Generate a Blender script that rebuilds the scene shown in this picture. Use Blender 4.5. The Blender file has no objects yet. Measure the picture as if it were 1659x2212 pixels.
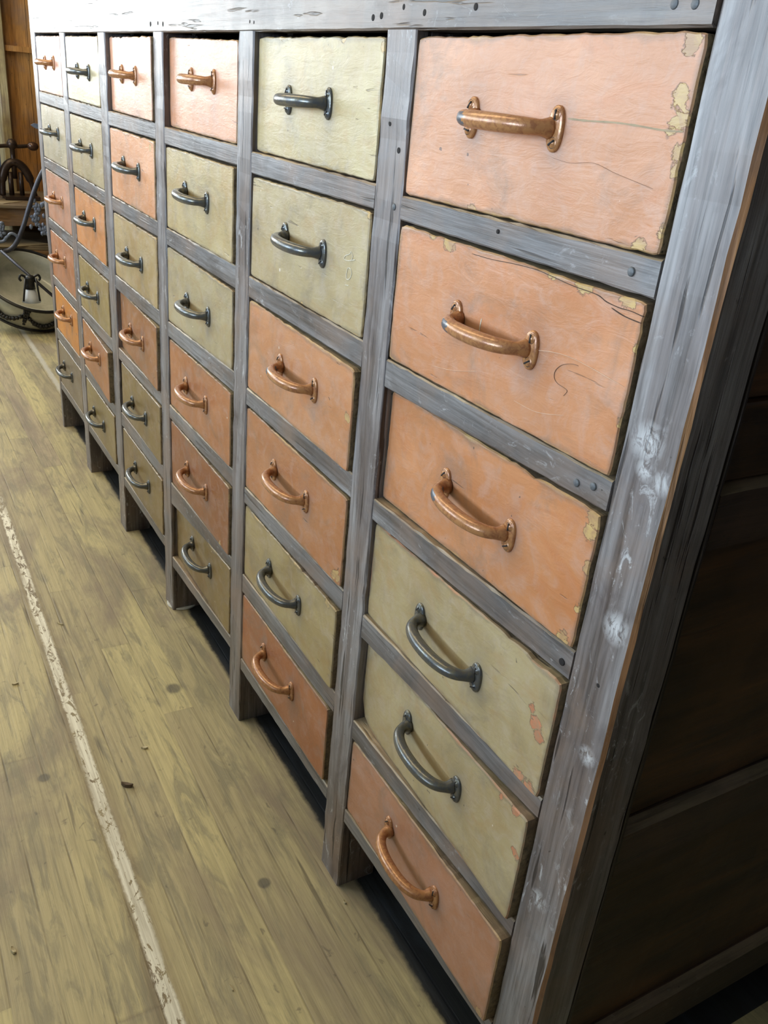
import bpy, bmesh, math, random
from mathutils import Vector, Matrix, noise

# ---------------------------------------------------------------- camera
scene = bpy.context.scene
COL = scene.collection
cam_data = bpy.data.cameras.new('camera')
cam = bpy.data.objects.new('camera', cam_data)
COL.objects.link(cam)
RC = [[0.48731583, 0.86865426, 0.08923596],
      [0.42040061, -0.14381343, -0.89586887],
      [-0.76536698, 0.47408593, -0.43526534]]
m = Matrix(((RC[0][0], -RC[1][0], -RC[2][0], 0.45918),
            (RC[0][1], -RC[1][1], -RC[2][1], -0.49410),
            (RC[0][2], -RC[1][2], -RC[2][2], 1.11756),
            (0, 0, 0, 1)))
cam.matrix_world = m
cam_data.sensor_fit = 'HORIZONTAL'
cam_data.sensor_width = 36.0
cam_data.lens = 1876.5 / 1659 * 36.0
cam_data.clip_start = 0.01
scene.camera = cam

# ---------------------------------------------------------------- world, light, exposure
world = bpy.data.worlds.new('daylight')
scene.world = world
world.use_nodes = True
wb = world.node_tree.nodes['Background']
wb.inputs[0].default_value = (0.75, 0.88, 1.0, 1)
wb.inputs[1].default_value = 1.5
scene.view_settings.view_transform = 'Standard'
scene.view_settings.look = 'None'
scene.view_settings.gamma = 1
scene.view_settings.use_curve_mapping = False
scene.view_settings.exposure = 0.0

def window_light(name, loc, aim, sx, sy, power, color, spread=180):
    l = bpy.data.lights.new(name, 'AREA')
    l.shape = 'RECTANGLE'; l.size = sx; l.size_y = sy
    l.energy = power; l.color = color; l.spread = math.radians(spread)
    o = bpy.data.objects.new(name, l); COL.objects.link(o)
    o.location = loc
    o.rotation_euler = Vector(aim).to_track_quat('-Z', 'Y').to_euler()
    return o
# daylight coming in through the two shop windows
window_light('daylight_front_window', (-0.3, -6.42, 1.60), (0, 1, 0), 3.2, 1.4, 480, (0.62, 0.79, 1.0))
window_light('daylight_left_far_window', (-4.66, -4.75, 1.55), (1, 0, 0), 1.2, 2.9, 360, (0.62, 0.81, 1.0))
window_light('daylight_left_middle_window', (-4.66, -2.36, 1.50), (1, 0, 0), 1.0, 1.4, 28, (0.88, 0.96, 1.0))
window_light('daylight_left_near_window', (-4.66, -0.80, 1.42), (1, 0, 0), 0.72, 0.86, 36, (0.92, 0.98, 1.0))
# warm ceiling lamps over the aisle
window_light('ceiling_lamp', (-2.7, -0.75, 2.86), (0, 0, -1), 3.6, 0.4, 48, (1.0, 0.80, 0.50))

# ---------------------------------------------------------------- materials
def new_mat(name):
    mt = bpy.data.materials.new(name); mt.use_nodes = True
    nt = mt.node_tree
    b = nt.nodes['Principled BSDF']
    return mt, nt, b
class N:
    def __init__(s, nt): s.nt = nt
    def n(s, t, **k):
        x = s.nt.nodes.new(t)
        for a, v in k.items(): setattr(x, a, v)
        return x
    def link(s, a, b): s.nt.links.new(a, b)
    def pos(s):
        return s.n('ShaderNodeNewGeometry').outputs['Position']
    def scale(s, vec, sc, off=(0, 0, 0)):
        mp = s.n('ShaderNodeMapping'); mp.inputs['Scale'].default_value = sc
        mp.inputs['Location'].default_value = off
        s.link(vec, mp.inputs['Vector']); return mp.outputs[0]
    def noise(s, vec, scale=5, detail=4, rough=0.55, dist=0.0):
        x = s.n('ShaderNodeTexNoise'); x.inputs['Scale'].default_value = scale
        x.inputs['Detail'].default_value = detail; x.inputs['Roughness'].default_value = rough
        x.inputs['Distortion'].default_value = dist
        s.link(vec, x.inputs['Vector']); return x.outputs['Fac']
    def ramp(s, v, stops, interp='LINEAR'):
        r = s.n('ShaderNodeValToRGB'); e = r.color_ramp; e.interpolation = interp
        while len(e.elements) < len(stops): e.elements.new(0.5)
        for el, (p, c) in zip(e.elements, stops):
            el.position = p
            el.color = (c, c, c, 1) if not isinstance(c, tuple) else (c[0], c[1], c[2], 1)
        s.link(v, r.inputs[0]); return r.outputs[0]
    def math(s, op, a, b=None, clamp=False):
        x = s.n('ShaderNodeMath', operation=op); x.use_clamp = clamp
        for i, v in enumerate((a, b)):
            if v is None: continue
            if isinstance(v, (int, float)): x.inputs[i].default_value = v
            else: s.link(v, x.inputs[i])
        return x.outputs[0]
    def mix(s, f, a, b, mode='MIX'):
        x = s.n('ShaderNodeMix', data_type='RGBA', blend_type=mode)
        for i, v in ((0, f), (6, a), (7, b)):
            if isinstance(v, (int, float)): x.inputs[i].default_value = v
            elif isinstance(v, tuple): x.inputs[i].default_value = (v[0], v[1], v[2], 1)
            else: s.link(v, x.inputs[i])
        return x.outputs[2]
    def attr(s, name):
        x = s.n('ShaderNodeAttribute'); x.attribute_name = name; return x
    def bump(s, h, strength, dist, normal=None):
        x = s.n('ShaderNodeBump'); x.inputs['Strength'].default_value = strength
        x.inputs['Distance'].default_value = dist
        s.link(h, x.inputs['Height'])
        if normal is not None: s.link(normal, x.inputs['Normal'])
        return x.outputs[0]

def wood(name, axis, dark, mid, light, rough=0.5, stain=0.5, crack=0.7, scuff=0.3, seed=0, fine=1.0, bump=0.6, stainc=(0.05, 0.035, 0.03), spots=(), blotc=(0.24, 0.16, 0.115)):
    """weathered wood, grain along the given axis"""
    mt, nt, b = new_mat(name); g = N(nt)
    P = g.pos()
    def st(k, across=1.0):
        v = [across] * 3; v['xyz'.index(axis)] = k; return tuple(v)
    grain = g.noise(g.scale(P, st(0.035), (seed, seed * 2, 0)), 190 * fine, 5, 0.65, 0.3)
    broad = g.noise(g.scale(P, st(0.10), (seed * 3, 0, seed)), 26, 4, 0.6, 0.6)
    blot = g.noise(P, 7, 5, 0.6, 0.4)
    blot2 = g.noise(g.scale(P, st(0.5), (5, 2, seed)), 17, 5, 0.65, 0.8)
    base = g.ramp(broad, [(0.28, dark), (0.5, mid), (0.72, light)])
    gr = g.ramp(grain, [(0.32, 0.42), (0.5, 1.0), (0.68, 1.38)])
    c = g.mix(0.8, base, gr, 'MULTIPLY')
    c = g.mix(g.math('MULTIPLY', g.ramp(blot2, [(0.52, 0.0), (0.68, 1.0)]), stain), c, stainc)
    c = g.mix(g.math('MULTIPLY', g.ramp(blot, [(0.47, 0.0), (0.66, 1.0)]), 0.55), c, blotc)
    ck = g.noise(g.scale(P, st(0.05), (seed + 9, 3, seed)), 85, 3, 0.55, 0.2)
    ckm = g.math('MULTIPLY', g.ramp(ck, [(0.335, 1.0), (0.37, 0.0)]), crack)
    c = g.mix(ckm, c, (0.018, 0.013, 0.012))
    sc = g.noise(g.scale(P, st(0.45), (1, seed, 7)), 75, 6, 0.75, 1.2)
    scb = g.noise(P, 5.5, 2, 0.5)
    scm = g.math('MULTIPLY', g.ramp(sc, [(0.58, 0.0), (0.66, 1.0)]), g.ramp(scb, [(0.45, 0.0), (0.6, 1.0)]))
    for (sx_, sz_, sr_) in spots:
        vd = g.n('ShaderNodeVectorMath', operation='DISTANCE'); g.link(P, vd.inputs[0]); vd.inputs[1].default_value = (sx_, 0, sz_)
        near = g.ramp(g.math('DIVIDE', vd.outputs['Value'], sr_), [(0.2, 1.0), (1.0, 0.0)])
        sp = g.math('MULTIPLY', near, g.ramp(g.noise(g.scale(P, st(0.5), (3, 8, 2)), 110, 5, 0.7, 1.5), [(0.42, 0.0), (0.55, 1.0)]))
        scm = g.math('MAXIMUM', scm, sp)
    c = g.mix(g.math('MULTIPLY', scm, scuff), c, (0.62, 0.62, 0.62))
    pits = g.noise(g.scale(P, st(0.6), (3, 1, 4 + seed)), 120, 2, 0.5)
    pm = g.ramp(pits, [(0.235, 1.0), (0.26, 0.0)])
    c = g.mix(g.math('MULTIPLY', pm, 0.8), c, (0.02, 0.015, 0.012))
    g.link(c, b.inputs['Base Color'])
    r = g.math('ADD', g.math('MULTIPLY', grain, 0.25), rough - 0.12)
    g.link(r, b.inputs['Roughness'])
    h = g.math('SUBTRACT', grain, g.math('MULTIPLY', ckm, 1.6))
    h = g.math('ADD', h, g.math('MULTIPLY', broad, 1.0))
    g.link(g.bump(h, bump, 0.0009), b.inputs['Normal'])
    return mt

def paint_mat():
    """worn oil paint on the drawer fronts; colour, edge distance, hand dirt and chips come from the mesh"""
    mt, nt, b = new_mat('worn_drawer_paint'); g = N(nt)
    P = g.pos()
    base = g.attr('paint').outputs['Color']
    under = g.attr('under').outputs['Color']
    edge = g.attr('edge').outputs['Fac']; smud = g.attr('smudge').outputs['Fac']; chip = g.attr('chip').outputs['Fac']
    n1 = g.noise(g.scale(P, (0.7, 1, 1)), 9, 5, 0.6, 0.5)
    n2 = g.noise(g.scale(P, (0.18, 1, 1), (3, 0, 1)), 60, 4, 0.6, 0.4)
    n3 = g.noise(P, 34, 6, 0.7, 1.0)
    lightc = g.mix(1.0, base, (1.14, 1.16, 1.16), 'MULTIPLY')
    darkc = g.mix(1.0, base, (0.84, 0.76, 0.62), 'MULTIPLY')
    c = g.mix(g.ramp(n1, [(0.32, 0.0), (0.68, 1.0)]), darkc, lightc)
    c = g.mix(g.math('MULTIPLY', g.ramp(n2, [(0.35, 0.0), (0.75, 1.0)]), 0.35), c, darkc)
    # milky worn patches and grey grime
    c = g.mix(g.math('MULTIPLY', g.ramp(n3, [(0.46, 0.0), (0.66, 1.0)]), 0.42), c, g.mix(0.5, base, (0.50, 0.40, 0.36)))
    n4 = g.noise(g.scale(P, (0.6, 1, 1), (9, 2, 9)), 22, 5, 0.65, 1.0)
    c = g.mix(g.math('MULTIPLY', g.ramp(n4, [(0.52, 0.0), (0.66, 1.0)]), 0.45), c, g.mix(1.0, base, (0.92, 0.72, 0.50), 'MULTIPLY'))
    gr = g.noise(g.scale(P, (0.8, 1, 0.8), (7, 7, 2)), 15, 6, 0.68, 0.8)
    c = g.mix(g.math('MULTIPLY', g.ramp(gr, [(0.52, 0.0), (0.74, 1.0)]), 0.5), c, (0.145, 0.125, 0.10))
    sm = g.math('MULTIPLY', smud, g.ramp(n3, [(0.2, 0.35), (0.7, 1.0)]))
    c = g.mix(g.math('MULTIPLY', sm, 0.62), c, (0.11, 0.11, 0.115))
    # edge grime, then bare spots at the edges and in the chipped patches
    en = g.noise(g.scale(P, (0.5, 1, 1), (2, 5, 5)), 70, 5, 0.7, 0.6)
    en2 = g.noise(P, 13, 3, 0.6)
    reach = g.math('MULTIPLY', g.math('MULTIPLY', en, g.ramp(en2, [(0.40, 0.08), (0.7, 1.0)])), 0.019)
    grime = g.math('MULTIPLY', g.ramp(g.math('DIVIDE', edge, g.math('ADD', reach, 0.0015)), [(0.4, 1.0), (1.0, 0.0)]), 0.4)
    c = g.mix(grime, c, (0.12, 0.10, 0.075))
    bare_e = g.ramp(g.math('SUBTRACT', g.math('MULTIPLY', reach, 0.5), edge), [(0.0005, 0.0), (0.0012, 1.0)])
    chn = g.math('MULTIPLY', chip, g.math('ADD', g.math('MULTIPLY', g.noise(g.scale(P, (0.55, 1, 1)), 80, 6, 0.7, 1.5), 1.35), 0.05))
    bare_c = g.ramp(chn, [(0.47, 0.0), (0.50, 1.0)])
    rim = g.ramp(chn, [(0.41, 0.0), (0.46, 1.0)])
    c = g.mix(g.math('MULTIPLY', rim, 0.6), c, (0.09, 0.06, 0.04))
    bare = g.math('MAXIMUM', bare_e, bare_c)
    uc = g.mix(g.ramp(n2, [(0.3, 0.0), (0.7, 0.6)]), under, g.mix(1.0, under, (0.6, 0.55, 0.5), 'MULTIPLY'))
    uc = g.mix(g.ramp(n3, [(0.45, 0.0), (0.6, 0.75)]), uc, g.mix(0.5, base, (0.20, 0.17, 0.12)))
    c = g.mix(bare, c, uc)
    # short dark checks along the grain and tiny pits
    ck = g.noise(g.scale(P, (0.09, 1, 1), (1, 1, 8)), 150, 3, 0.6, 0.3)
    ckb = g.ramp(g.noise(P, 8, 2, 0.5), [(0.46, 0.0), (0.62, 1.0)])
    ckm = g.math('MULTIPLY', g.ramp(ck, [(0.285, 1.0), (0.32, 0.0)]), ckb)
    c = g.mix(g.math('MULTIPLY', ckm, 0.65), c, (0.06, 0.04, 0.03))
    pit = g.noise(P, 120, 1, 0.5)
    c = g.mix(g.math('MULTIPLY', g.ramp(pit, [(0.19, 1.0), (0.21, 0.0)]), 0.7), c, (0.04, 0.03, 0.03))
    wp = g.noise(g.scale(P, (1, 1, 1), (4, 4, 4)), 95, 1, 0.5)
    c = g.mix(g.math('MULTIPLY', g.ramp(wp, [(0.80, 0.0), (0.82, 1.0)]), 0.7), c, (0.75, 0.66, 0.55))
    g.link(c, b.inputs['Base Color'])
    g.link(g.math('ADD', g.math('MULTIPLY', n3, 0.2), 0.33), b.inputs['Roughness'])
    wr = g.noise(g.scale(P, (0.35, 1, 1), (6, 1, 1)), 75, 5, 0.65, 1.5)
    h = g.math('ADD', g.math('MULTIPLY', n2, 0.8), g.math('MULTIPLY', wr, 0.8))
    h = g.math('SUBTRACT', h, g.math('MULTIPLY', bare, 0.7))
    h = g.math('SUBTRACT', h, g.math('MULTIPLY', ckm, 0.8))
    g.link(g.bump(h, 0.6, 0.0010), b.inputs['Normal'])
    return mt

def simple(name, col, rough=0.5, metal=0.0, var=0.25, scale=40, col2=None, bump=0.2, thr=(0.4, 0.65)):
    mt, nt, b = new_mat(name); g = N(nt)
    P = g.pos()
    n = g.noise(P, scale, 5, 0.65, 0.6)
    c2 = col2 or tuple(v * (1 - var) for v in col)
    g.link(g.mix(g.ramp(n, [(thr[0], 0.0), (thr[1], 1.0)]), col, c2), b.inputs['Base Color'])
    b.inputs['Roughness'].default_value = rough; b.inputs['Metallic'].default_value = metal
    if bump: g.link(g.bump(n, bump, 0.001), b.inputs['Normal'])
    return mt

def floor_mat():
    mt, nt, b = new_mat('old_floor_boards'); g = N(nt)
    P = g.pos()
    sx = g.n('ShaderNodeSeparateXYZ'); g.link(P, sx.inputs[0])
    X, Y = sx.outputs[0], sx.outputs[1]
    wob = g.math('MULTIPLY', g.math('SUBTRACT', g.noise(g.scale(P, (0.6, 3, 1)), 2.0, 2), 0.5), 0.012)
    yy = g.math('ADD', Y, g.math('ADD', wob, 10.275))
    pw = 0.058
    yn = g.math('DIVIDE', yy, pw)
    idx = g.math('FLOOR', yn); fr = g.math('FRACT', yn)
    cmb = g.n('ShaderNodeCombineXYZ'); g.link(idx, cmb.inputs[0])
    wn = g.n('ShaderNodeTexWhiteNoise', noise_dimensions='3D'); g.link(cmb.outputs[0], wn.inputs['Vector'])
    xs = g.math('ADD', g.math('DIVIDE', X, 1.25), g.math('MULTIPLY', wn.outputs['Value'], 7.0))
    xi = g.math('FLOOR', xs); xf = g.math('FRACT', xs)
    cmb2 = g.n('ShaderNodeCombineXYZ'); g.link(idx, cmb2.inputs[0]); g.link(xi, cmb2.inputs[1])
    wn2 = g.n('ShaderNodeTexWhiteNoise', noise_dimensions='3D'); g.link(cmb2.outputs[0], wn2.inputs['Vector'])
    tint = wn2.outputs['Value']
    base = g.ramp(tint, [(0.0, (0.40, 0.34, 0.20)), (0.45, (0.50, 0.43, 0.23)), (0.8, (0.58, 0.505, 0.26)), (1.0, (0.41, 0.335, 0.22))])
    off = g.n('ShaderNodeVectorMath', operation='ADD'); g.link(P, off.inputs[0]); g.link(wn2.outputs['Color'], off.inputs[1])
    grain = g.noise(g.scale(off.outputs[0], (0.03, 1, 1)), 150, 5, 0.65, 0.4)
    c = g.mix(0.85, base, g.ramp(grain, [(0.3, 0.68), (0.5, 1.0), (0.72, 1.22)]), 'MULTIPLY')
    br = g.noise(g.scale(P, (0.35, 1, 1)), 5, 6, 0.65, 0.8)
    c = g.mix(g.math('MULTIPLY', g.ramp(br, [(0.46, 0.0), (0.62, 1.0)]), 0.75), c, (0.24, 0.19, 0.145))
    br2 = g.noise(g.scale(P, (0.2, 1, 1), (4, 2, 2)), 30, 6, 0.7, 1.0)
    c = g.mix(g.math('MULTIPLY', g.ramp(br2, [(0.50, 0.0), (0.62, 1.0)]), 0.65), c, (0.23, 0.21, 0.14))
    c = g.mix(g.math('MULTIPLY', g.ramp(br2, [(0.28, 1.0), (0.42, 0.0)]), 0.4), c, (0.36, 0.30, 0.19))
    blob = g.noise(P, 42, 4, 0.6, 0.5)
    c = g.mix(g.math('MULTIPLY', g.ramp(blob, [(0.66, 0.0), (0.72, 1.0)]), 0.5), c, (0.09, 0.08, 0.065))
    # long dark score marks
    ln = g.noise(g.scale(off.outputs[0], (0.05, 1, 1), (2, 2, 2)), 60, 2, 0.5, 0.2)
    c = g.mix(g.math('MULTIPLY', g.ramp(ln, [(0.27, 1.0), (0.31, 0.0)]), 0.55), c, (0.06, 0.048, 0.035))
    # seams
    fe = g.math('MINIMUM', fr, g.math('SUBTRACT', 1.0, fr))
    seam = g.ramp(fe, [(0.012, 1.0), (0.035, 0.0)])
    fx = g.math('MINIMUM', xf, g.math('SUBTRACT', 1.0, xf))
    seamx = g.math('MULTIPLY', g.ramp(fx, [(0.0006, 1.0), (0.0015, 0.0)]), 0.5)
    sm = g.math('MULTIPLY', g.math('MAXIMUM', seam, seamx), g.ramp(g.noise(P, 9, 3), [(0.40, 0.05), (0.68, 0.6)]))
    c = g.mix(sm, c, (0.07, 0.052, 0.036))
    # round dark plug stains
    for (px, py, r) in ((-0.937, -0.084, 0.017), (-0.783, -0.359, 0.012), (-0.42, -0.10, 0.010)):
        vd = g.n('ShaderNodeVectorMath', operation='DISTANCE'); g.link(P, vd.inputs[0]); vd.inputs[1].default_value = (px, py, 0)
        c = g.mix(g.math('MULTIPLY', g.ramp(vd.outputs['Value'], [(r * 0.8, 1.0), (r, 0.0)]), 0.7), c, (0.085, 0.08, 0.07))
    # boards inside the cabinet's footprint mixed to blue-black, with a ragged front edge
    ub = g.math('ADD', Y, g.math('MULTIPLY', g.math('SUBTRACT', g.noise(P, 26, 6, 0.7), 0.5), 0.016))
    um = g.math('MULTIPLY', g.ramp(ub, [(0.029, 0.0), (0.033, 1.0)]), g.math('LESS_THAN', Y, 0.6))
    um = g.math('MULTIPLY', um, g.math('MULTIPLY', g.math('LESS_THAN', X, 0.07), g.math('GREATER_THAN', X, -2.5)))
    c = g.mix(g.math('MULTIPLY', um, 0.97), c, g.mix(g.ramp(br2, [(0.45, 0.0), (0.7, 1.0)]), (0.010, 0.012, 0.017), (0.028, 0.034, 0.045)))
    # painted white line, chipped
    yl = g.math('ADD', Y, g.math('MULTIPLY', g.math('SUBTRACT', g.noise(g.scale(P, (3, 0, 0)), 1.2, 3), 0.5), 0.014))
    d = g.math('ABSOLUTE', g.math('ADD', g.math('SUBTRACT', yl, g.math('MULTIPLY', X, -0.0085)), 0.2895))
    rg = g.math('ADD', d, g.math('MULTIPLY', g.math('SUBTRACT', g.noise(P, 90, 4, 0.6), 0.5), 0.006))
    line = g.ramp(rg, [(0.0105, 1.0), (0.0118, 0.0)])
    chipn = g.noise(g.scale(P, (0.35, 1, 1)), 75, 6, 0.72, 1.0)
    fade = g.ramp(g.math('ADD', chipn, g.math('MULTIPLY', X, 0.035)), [(0.405, 0.0), (0.43, 1.0)])
    fade = g.math('MULTIPLY', fade, g.ramp(g.math('MULTIPLY', X, -0.25), [(0.455, 1.0), (0.50, 0.0)]))
    stain = g.ramp(d, [(0.008, 1.0), (0.026, 0.0)])
    c = g.mix(g.math('MULTIPLY', g.math('MULTIPLY', stain, g.ramp(g.math('MULTIPLY', X, -0.25), [(0.40, 1.0), (0.55, 0.0)])), g.ramp(br2, [(0.3, 0.2), (0.6, 0.8)])), c, (0.15, 0.10, 0.05))
    wl = g.mix(g.ramp(grain, [(0.42, 0.0), (0.62, 0.9)]), (0.86, 0.83, 0.70), (0.55, 0.51, 0.40))
    c = g.mix(g.math('MULTIPLY', line, fade), c, wl)
    # second, fainter painted streak further away
    d2 = g.math('ADD', g.math('ABSOLUTE', g.math('SUBTRACT', Y, 0.064)), g.math('MULTIPLY', chipn, 0.02))
    m2 = g.math('MULTIPLY', g.ramp(d2, [(0.016, 1.0), (0.022, 0.0)]), g.ramp(g.math('MULTIPLY', X, -0.25), [(0.64, 0.0), (0.68, 1.0)]))
    c = g.mix(g.math('MULTIPLY', m2, 0.8), c, (0.55, 0.53, 0.47))
    g.link(c, b.inputs['Base Color'])
    g.link(g.math('ADD', g.math('MULTIPLY', br, 0.3), 0.38), b.inputs['Roughness'])
    h = g.math('SUBTRACT', grain, g.math('MULTIPLY', sm, 1.2))
    g.link(g.bump(h, 0.45, 0.0012), b.inputs['Normal'])
    return mt

M = {}
SPOTS = ((0.0295, 0.895, 0.020), (0.0335, 0.875, 0.012), (0.043, 0.735, 0.018), (0.052, 0.87, 0.012), (0.030, 0.40, 0.014), (0.045, 0.60, 0.012))
M['post'] = wood('weathered_post_wood', 'z', (0.085, 0.062, 0.052), (0.175, 0.155, 0.15), (0.30, 0.29, 0.29), 0.42, 0.5, 0.85, 0.75, 1, stainc=(0.06,0.042,0.042), spots=SPOTS)
M['rail'] = wood('weathered_rail_wood', 'x', (0.075, 0.058, 0.05), (0.14, 0.13, 0.128), (0.235, 0.228, 0.228), 0.42, 0.45, 0.55, 0.35, 2)
M['header'] = wood('weathered_header_wood', 'x', (0.085, 0.064, 0.055), (0.16, 0.13, 0.11), (0.26, 0.22, 0.185), 0.40, 0.5, 0.8, 0.3, 3)
M['side'] = wood('shaded_side_wood', 'z', (0.014, 0.011, 0.011), (0.027, 0.021, 0.020), (0.045, 0.034, 0.030), 0.45, 0.3, 0.4, 0.1, 4, blotc=(0.05, 0.032, 0.02))  # unlit right end: its shade is mixed into the side wood colours
M['side_rail'] = wood('shaded_side_rail_wood', 'y', (0.022, 0.014, 0.010), (0.045, 0.028, 0.02), (0.08, 0.045, 0.028), 0.45, 0.3, 0.4, 0.1, 5, blotc=(0.10, 0.055, 0.03))
M['side_panel'] = wood('shaded_side_panel_wood', 'y', (0.02, 0.012, 0.008), (0.05, 0.028, 0.014), (0.12, 0.055, 0.022), 0.45, 0.6, 0.3, 0.0, 6, blotc=(0.11, 0.055, 0.02))
M['bevel'] = wood('lit_olive_edge_wood', 'y', (0.07, 0.05, 0.028), (0.12, 0.09, 0.05), (0.17, 0.13, 0.08), 0.5, 0.3, 0.3, 0.1, 7)  # light caught by the side rail bevels, put into a paler colour
M['worn'] = wood('rubbed_bare_edge_wood', 'z', (0.09, 0.04, 0.015), (0.25, 0.115, 0.045), (0.42, 0.24, 0.11), 0.5, 0.5, 0.4, 0.1, 8)
M['raw'] = wood('drawer_box_wood', 'x', (0.16, 0.11, 0.055), (0.25, 0.185, 0.10), (0.36, 0.28, 0.17), 0.6, 0.5, 0.3, 0.0, 9)
M['dark'] = wood('cabinet_inside_wood', 'x', (0.012, 0.008, 0.006), (0.02, 0.013, 0.01), (0.03, 0.02, 0.015), 0.7, 0.2, 0.2, 0.0, 10, blotc=(0.02, 0.013, 0.01))
M['paint'] = paint_mat()
M['copper'] = simple('coppery_handle_paint', (0.42, 0.20, 0.08), 0.27, 0.18, scale=170, col2=(0.30, 0.125, 0.055), thr=(0.45, 0.6), bump=0.25)
M['black'] = simple('blackened_handle_iron', (0.095, 0.10, 0.105), 0.27, 0.45, scale=150, col2=(0.15, 0.135, 0.09), thr=(0.42, 0.68), bump=0.25)
M['bareiron'] = simple('bare_iron_patch', (0.09, 0.105, 0.13), 0.35, 0.3, scale=120)
M['slot'] = simple('dark_screw_slot', (0.02, 0.016, 0.014), 0.8)  # dark colour for screw slots and the ring round each head
M['nail'] = simple('nail_iron', (0.12, 0.125, 0.13), 0.6, 0.3, scale=300)
M['hole'] = simple('nail_hole_dark', (0.015, 0.011, 0.01), 0.9)
M['chalk'] = simple('chalk_stroke', (0.62, 0.58, 0.47), 0.9, scale=500, col2=(0.45, 0.40, 0.30))
M['pencil'] = simple('pencil_stroke', (0.24, 0.13, 0.08), 0.8)
M['crack'] = simple('dark_crack_ribbon', (0.07, 0.04, 0.025), 0.9)  # plain dark colour for the crack lines
M['tan'] = simple('filler_line', (0.36, 0.27, 0.16), 0.7)
M['scratch'] = simple('pale_scratch', (0.62, 0.40, 0.26), 0.7)
M['white'] = simple('white_plastic', (0.7, 0.7, 0.66), 0.5)
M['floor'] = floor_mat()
M['wall'] = wood('orange_brown_wall_boards', 'z', (0.30, 0.135, 0.035), (0.45, 0.21, 0.055), (0.58, 0.30, 0.09), 0.5, 0.2, 0.2, 0.0, 11)
M['plaster'] = simple('aged_cream_plaster', (0.42, 0.34, 0.22), 0.8, scale=6)
M['ceil'] = simple('cream_ceiling', (0.45, 0.40, 0.31), 0.8, scale=6)
M['darkwall'] = simple('dark_brown_wall', (0.035, 0.026, 0.022), 0.8, scale=6)
M['jamb'] = wood('pale_jamb_wood', 'z', (0.34, 0.25, 0.11), (0.46, 0.37, 0.19), (0.6, 0.52, 0.32), 0.5, 0.2, 0.2, 0.0, 12)
M['bench'] = wood('bench_wood', 'y', (0.12, 0.055, 0.018), (0.20, 0.10, 0.035), (0.3, 0.17, 0.07), 0.5, 0.3, 0.3, 0.0, 13)
M['bench_top'] = wood('bench_top_wood', 'y', (0.12, 0.085, 0.045), (0.2, 0.15, 0.085), (0.3, 0.24, 0.15), 0.5, 0.3, 0.3, 0.0, 14)
M['paper'] = simple('tan_paper', (0.42, 0.33, 0.2), 0.7, scale=12)
M['cast'] = simple('brown_cast_iron', (0.05, 0.03, 0.02), 0.38, 0.5, scale=60)
M['ball'] = simple('polished_brown_knob', (0.07, 0.032, 0.018), 0.25, 0.3, scale=60)
M['bronze'] = simple('dark_bronze', (0.035, 0.035, 0.036), 0.4, 0.6, scale=80)
M['armmetal'] = simple('dark_arm_metal', (0.06, 0.06, 0.075), 0.42, 0.4, scale=70)
M['edgewood'] = wood('pale_rubbed_lit_rail_edge', 'x', (0.13, 0.085, 0.05), (0.30, 0.22, 0.13), (0.5, 0.4, 0.26), 0.5, 0.6, 0.5, 0.0, 15)  # rubbed rail tops, with caught light also put into the pale tone
M['bluegrey'] = simple('blue_grey_painted_metal', (0.20, 0.235, 0.32), 0.5, 0.3, scale=70)
M['cloth'] = simple('dark_brown_cloth', (0.022, 0.012, 0.012), 0.9, scale=18, col2=(0.045, 0.018, 0.018))
M['yellowcloth'] = simple('pale_yellow_cloth', (0.42, 0.36, 0.17), 0.9, scale=14, col2=(0.55, 0.42, 0.33))
M['bluewall'] = simple('slate_blue_wall', (0.085, 0.10, 0.14), 0.8, scale=8)
M['chipwood'] = simple('pale_wood_chip', (0.6, 0.52, 0.33), 0.7, scale=200)
M['chipdark'] = simple('brown_bark_chip', (0.13, 0.09, 0.055), 0.8, scale=200)
def glass_mat():
    mt, nt, b = new_mat('frosted_bowl_glass'); g = N(nt)
    n = g.noise(g.pos(), 14, 4, 0.6, 0.8)
    g.link(g.mix(g.ramp(n, [(0.35, 0.0), (0.7, 1.0)]), (0.62, 0.61, 0.52), (0.46, 0.46, 0.38)), b.inputs['Base Color'])
    b.inputs['Roughness'].default_value = 0.22
    b.inputs['Transmission Weight'].default_value = 0.12
    return mt
M['glass'] = glass_mat()
def shade_glass():
    mt, nt, b = new_mat('white_lamp_glass'); g = N(nt)
    n = g.noise(g.pos(), 20, 3)
    g.link(g.mix(n, (0.72, 0.76, 0.82), (0.82, 0.83, 0.84)), b.inputs['Base Color'])
    b.inputs['Roughness'].default_value = 0.3; b.inputs['Transmission Weight'].default_value = 0.2
    return mt
M['shade'] = shade_glass()
def pane_glass():
    mt, nt, b = new_mat('window_pane_glass'); g = N(nt)
    b.inputs['Roughness'].default_value = 0.02; b.inputs['Transmission Weight'].default_value = 1.0
    b.inputs['Base Color'].default_value = (0.95, 0.97, 1, 1)
    return mt
M['pane'] = pane_glass()

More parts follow.
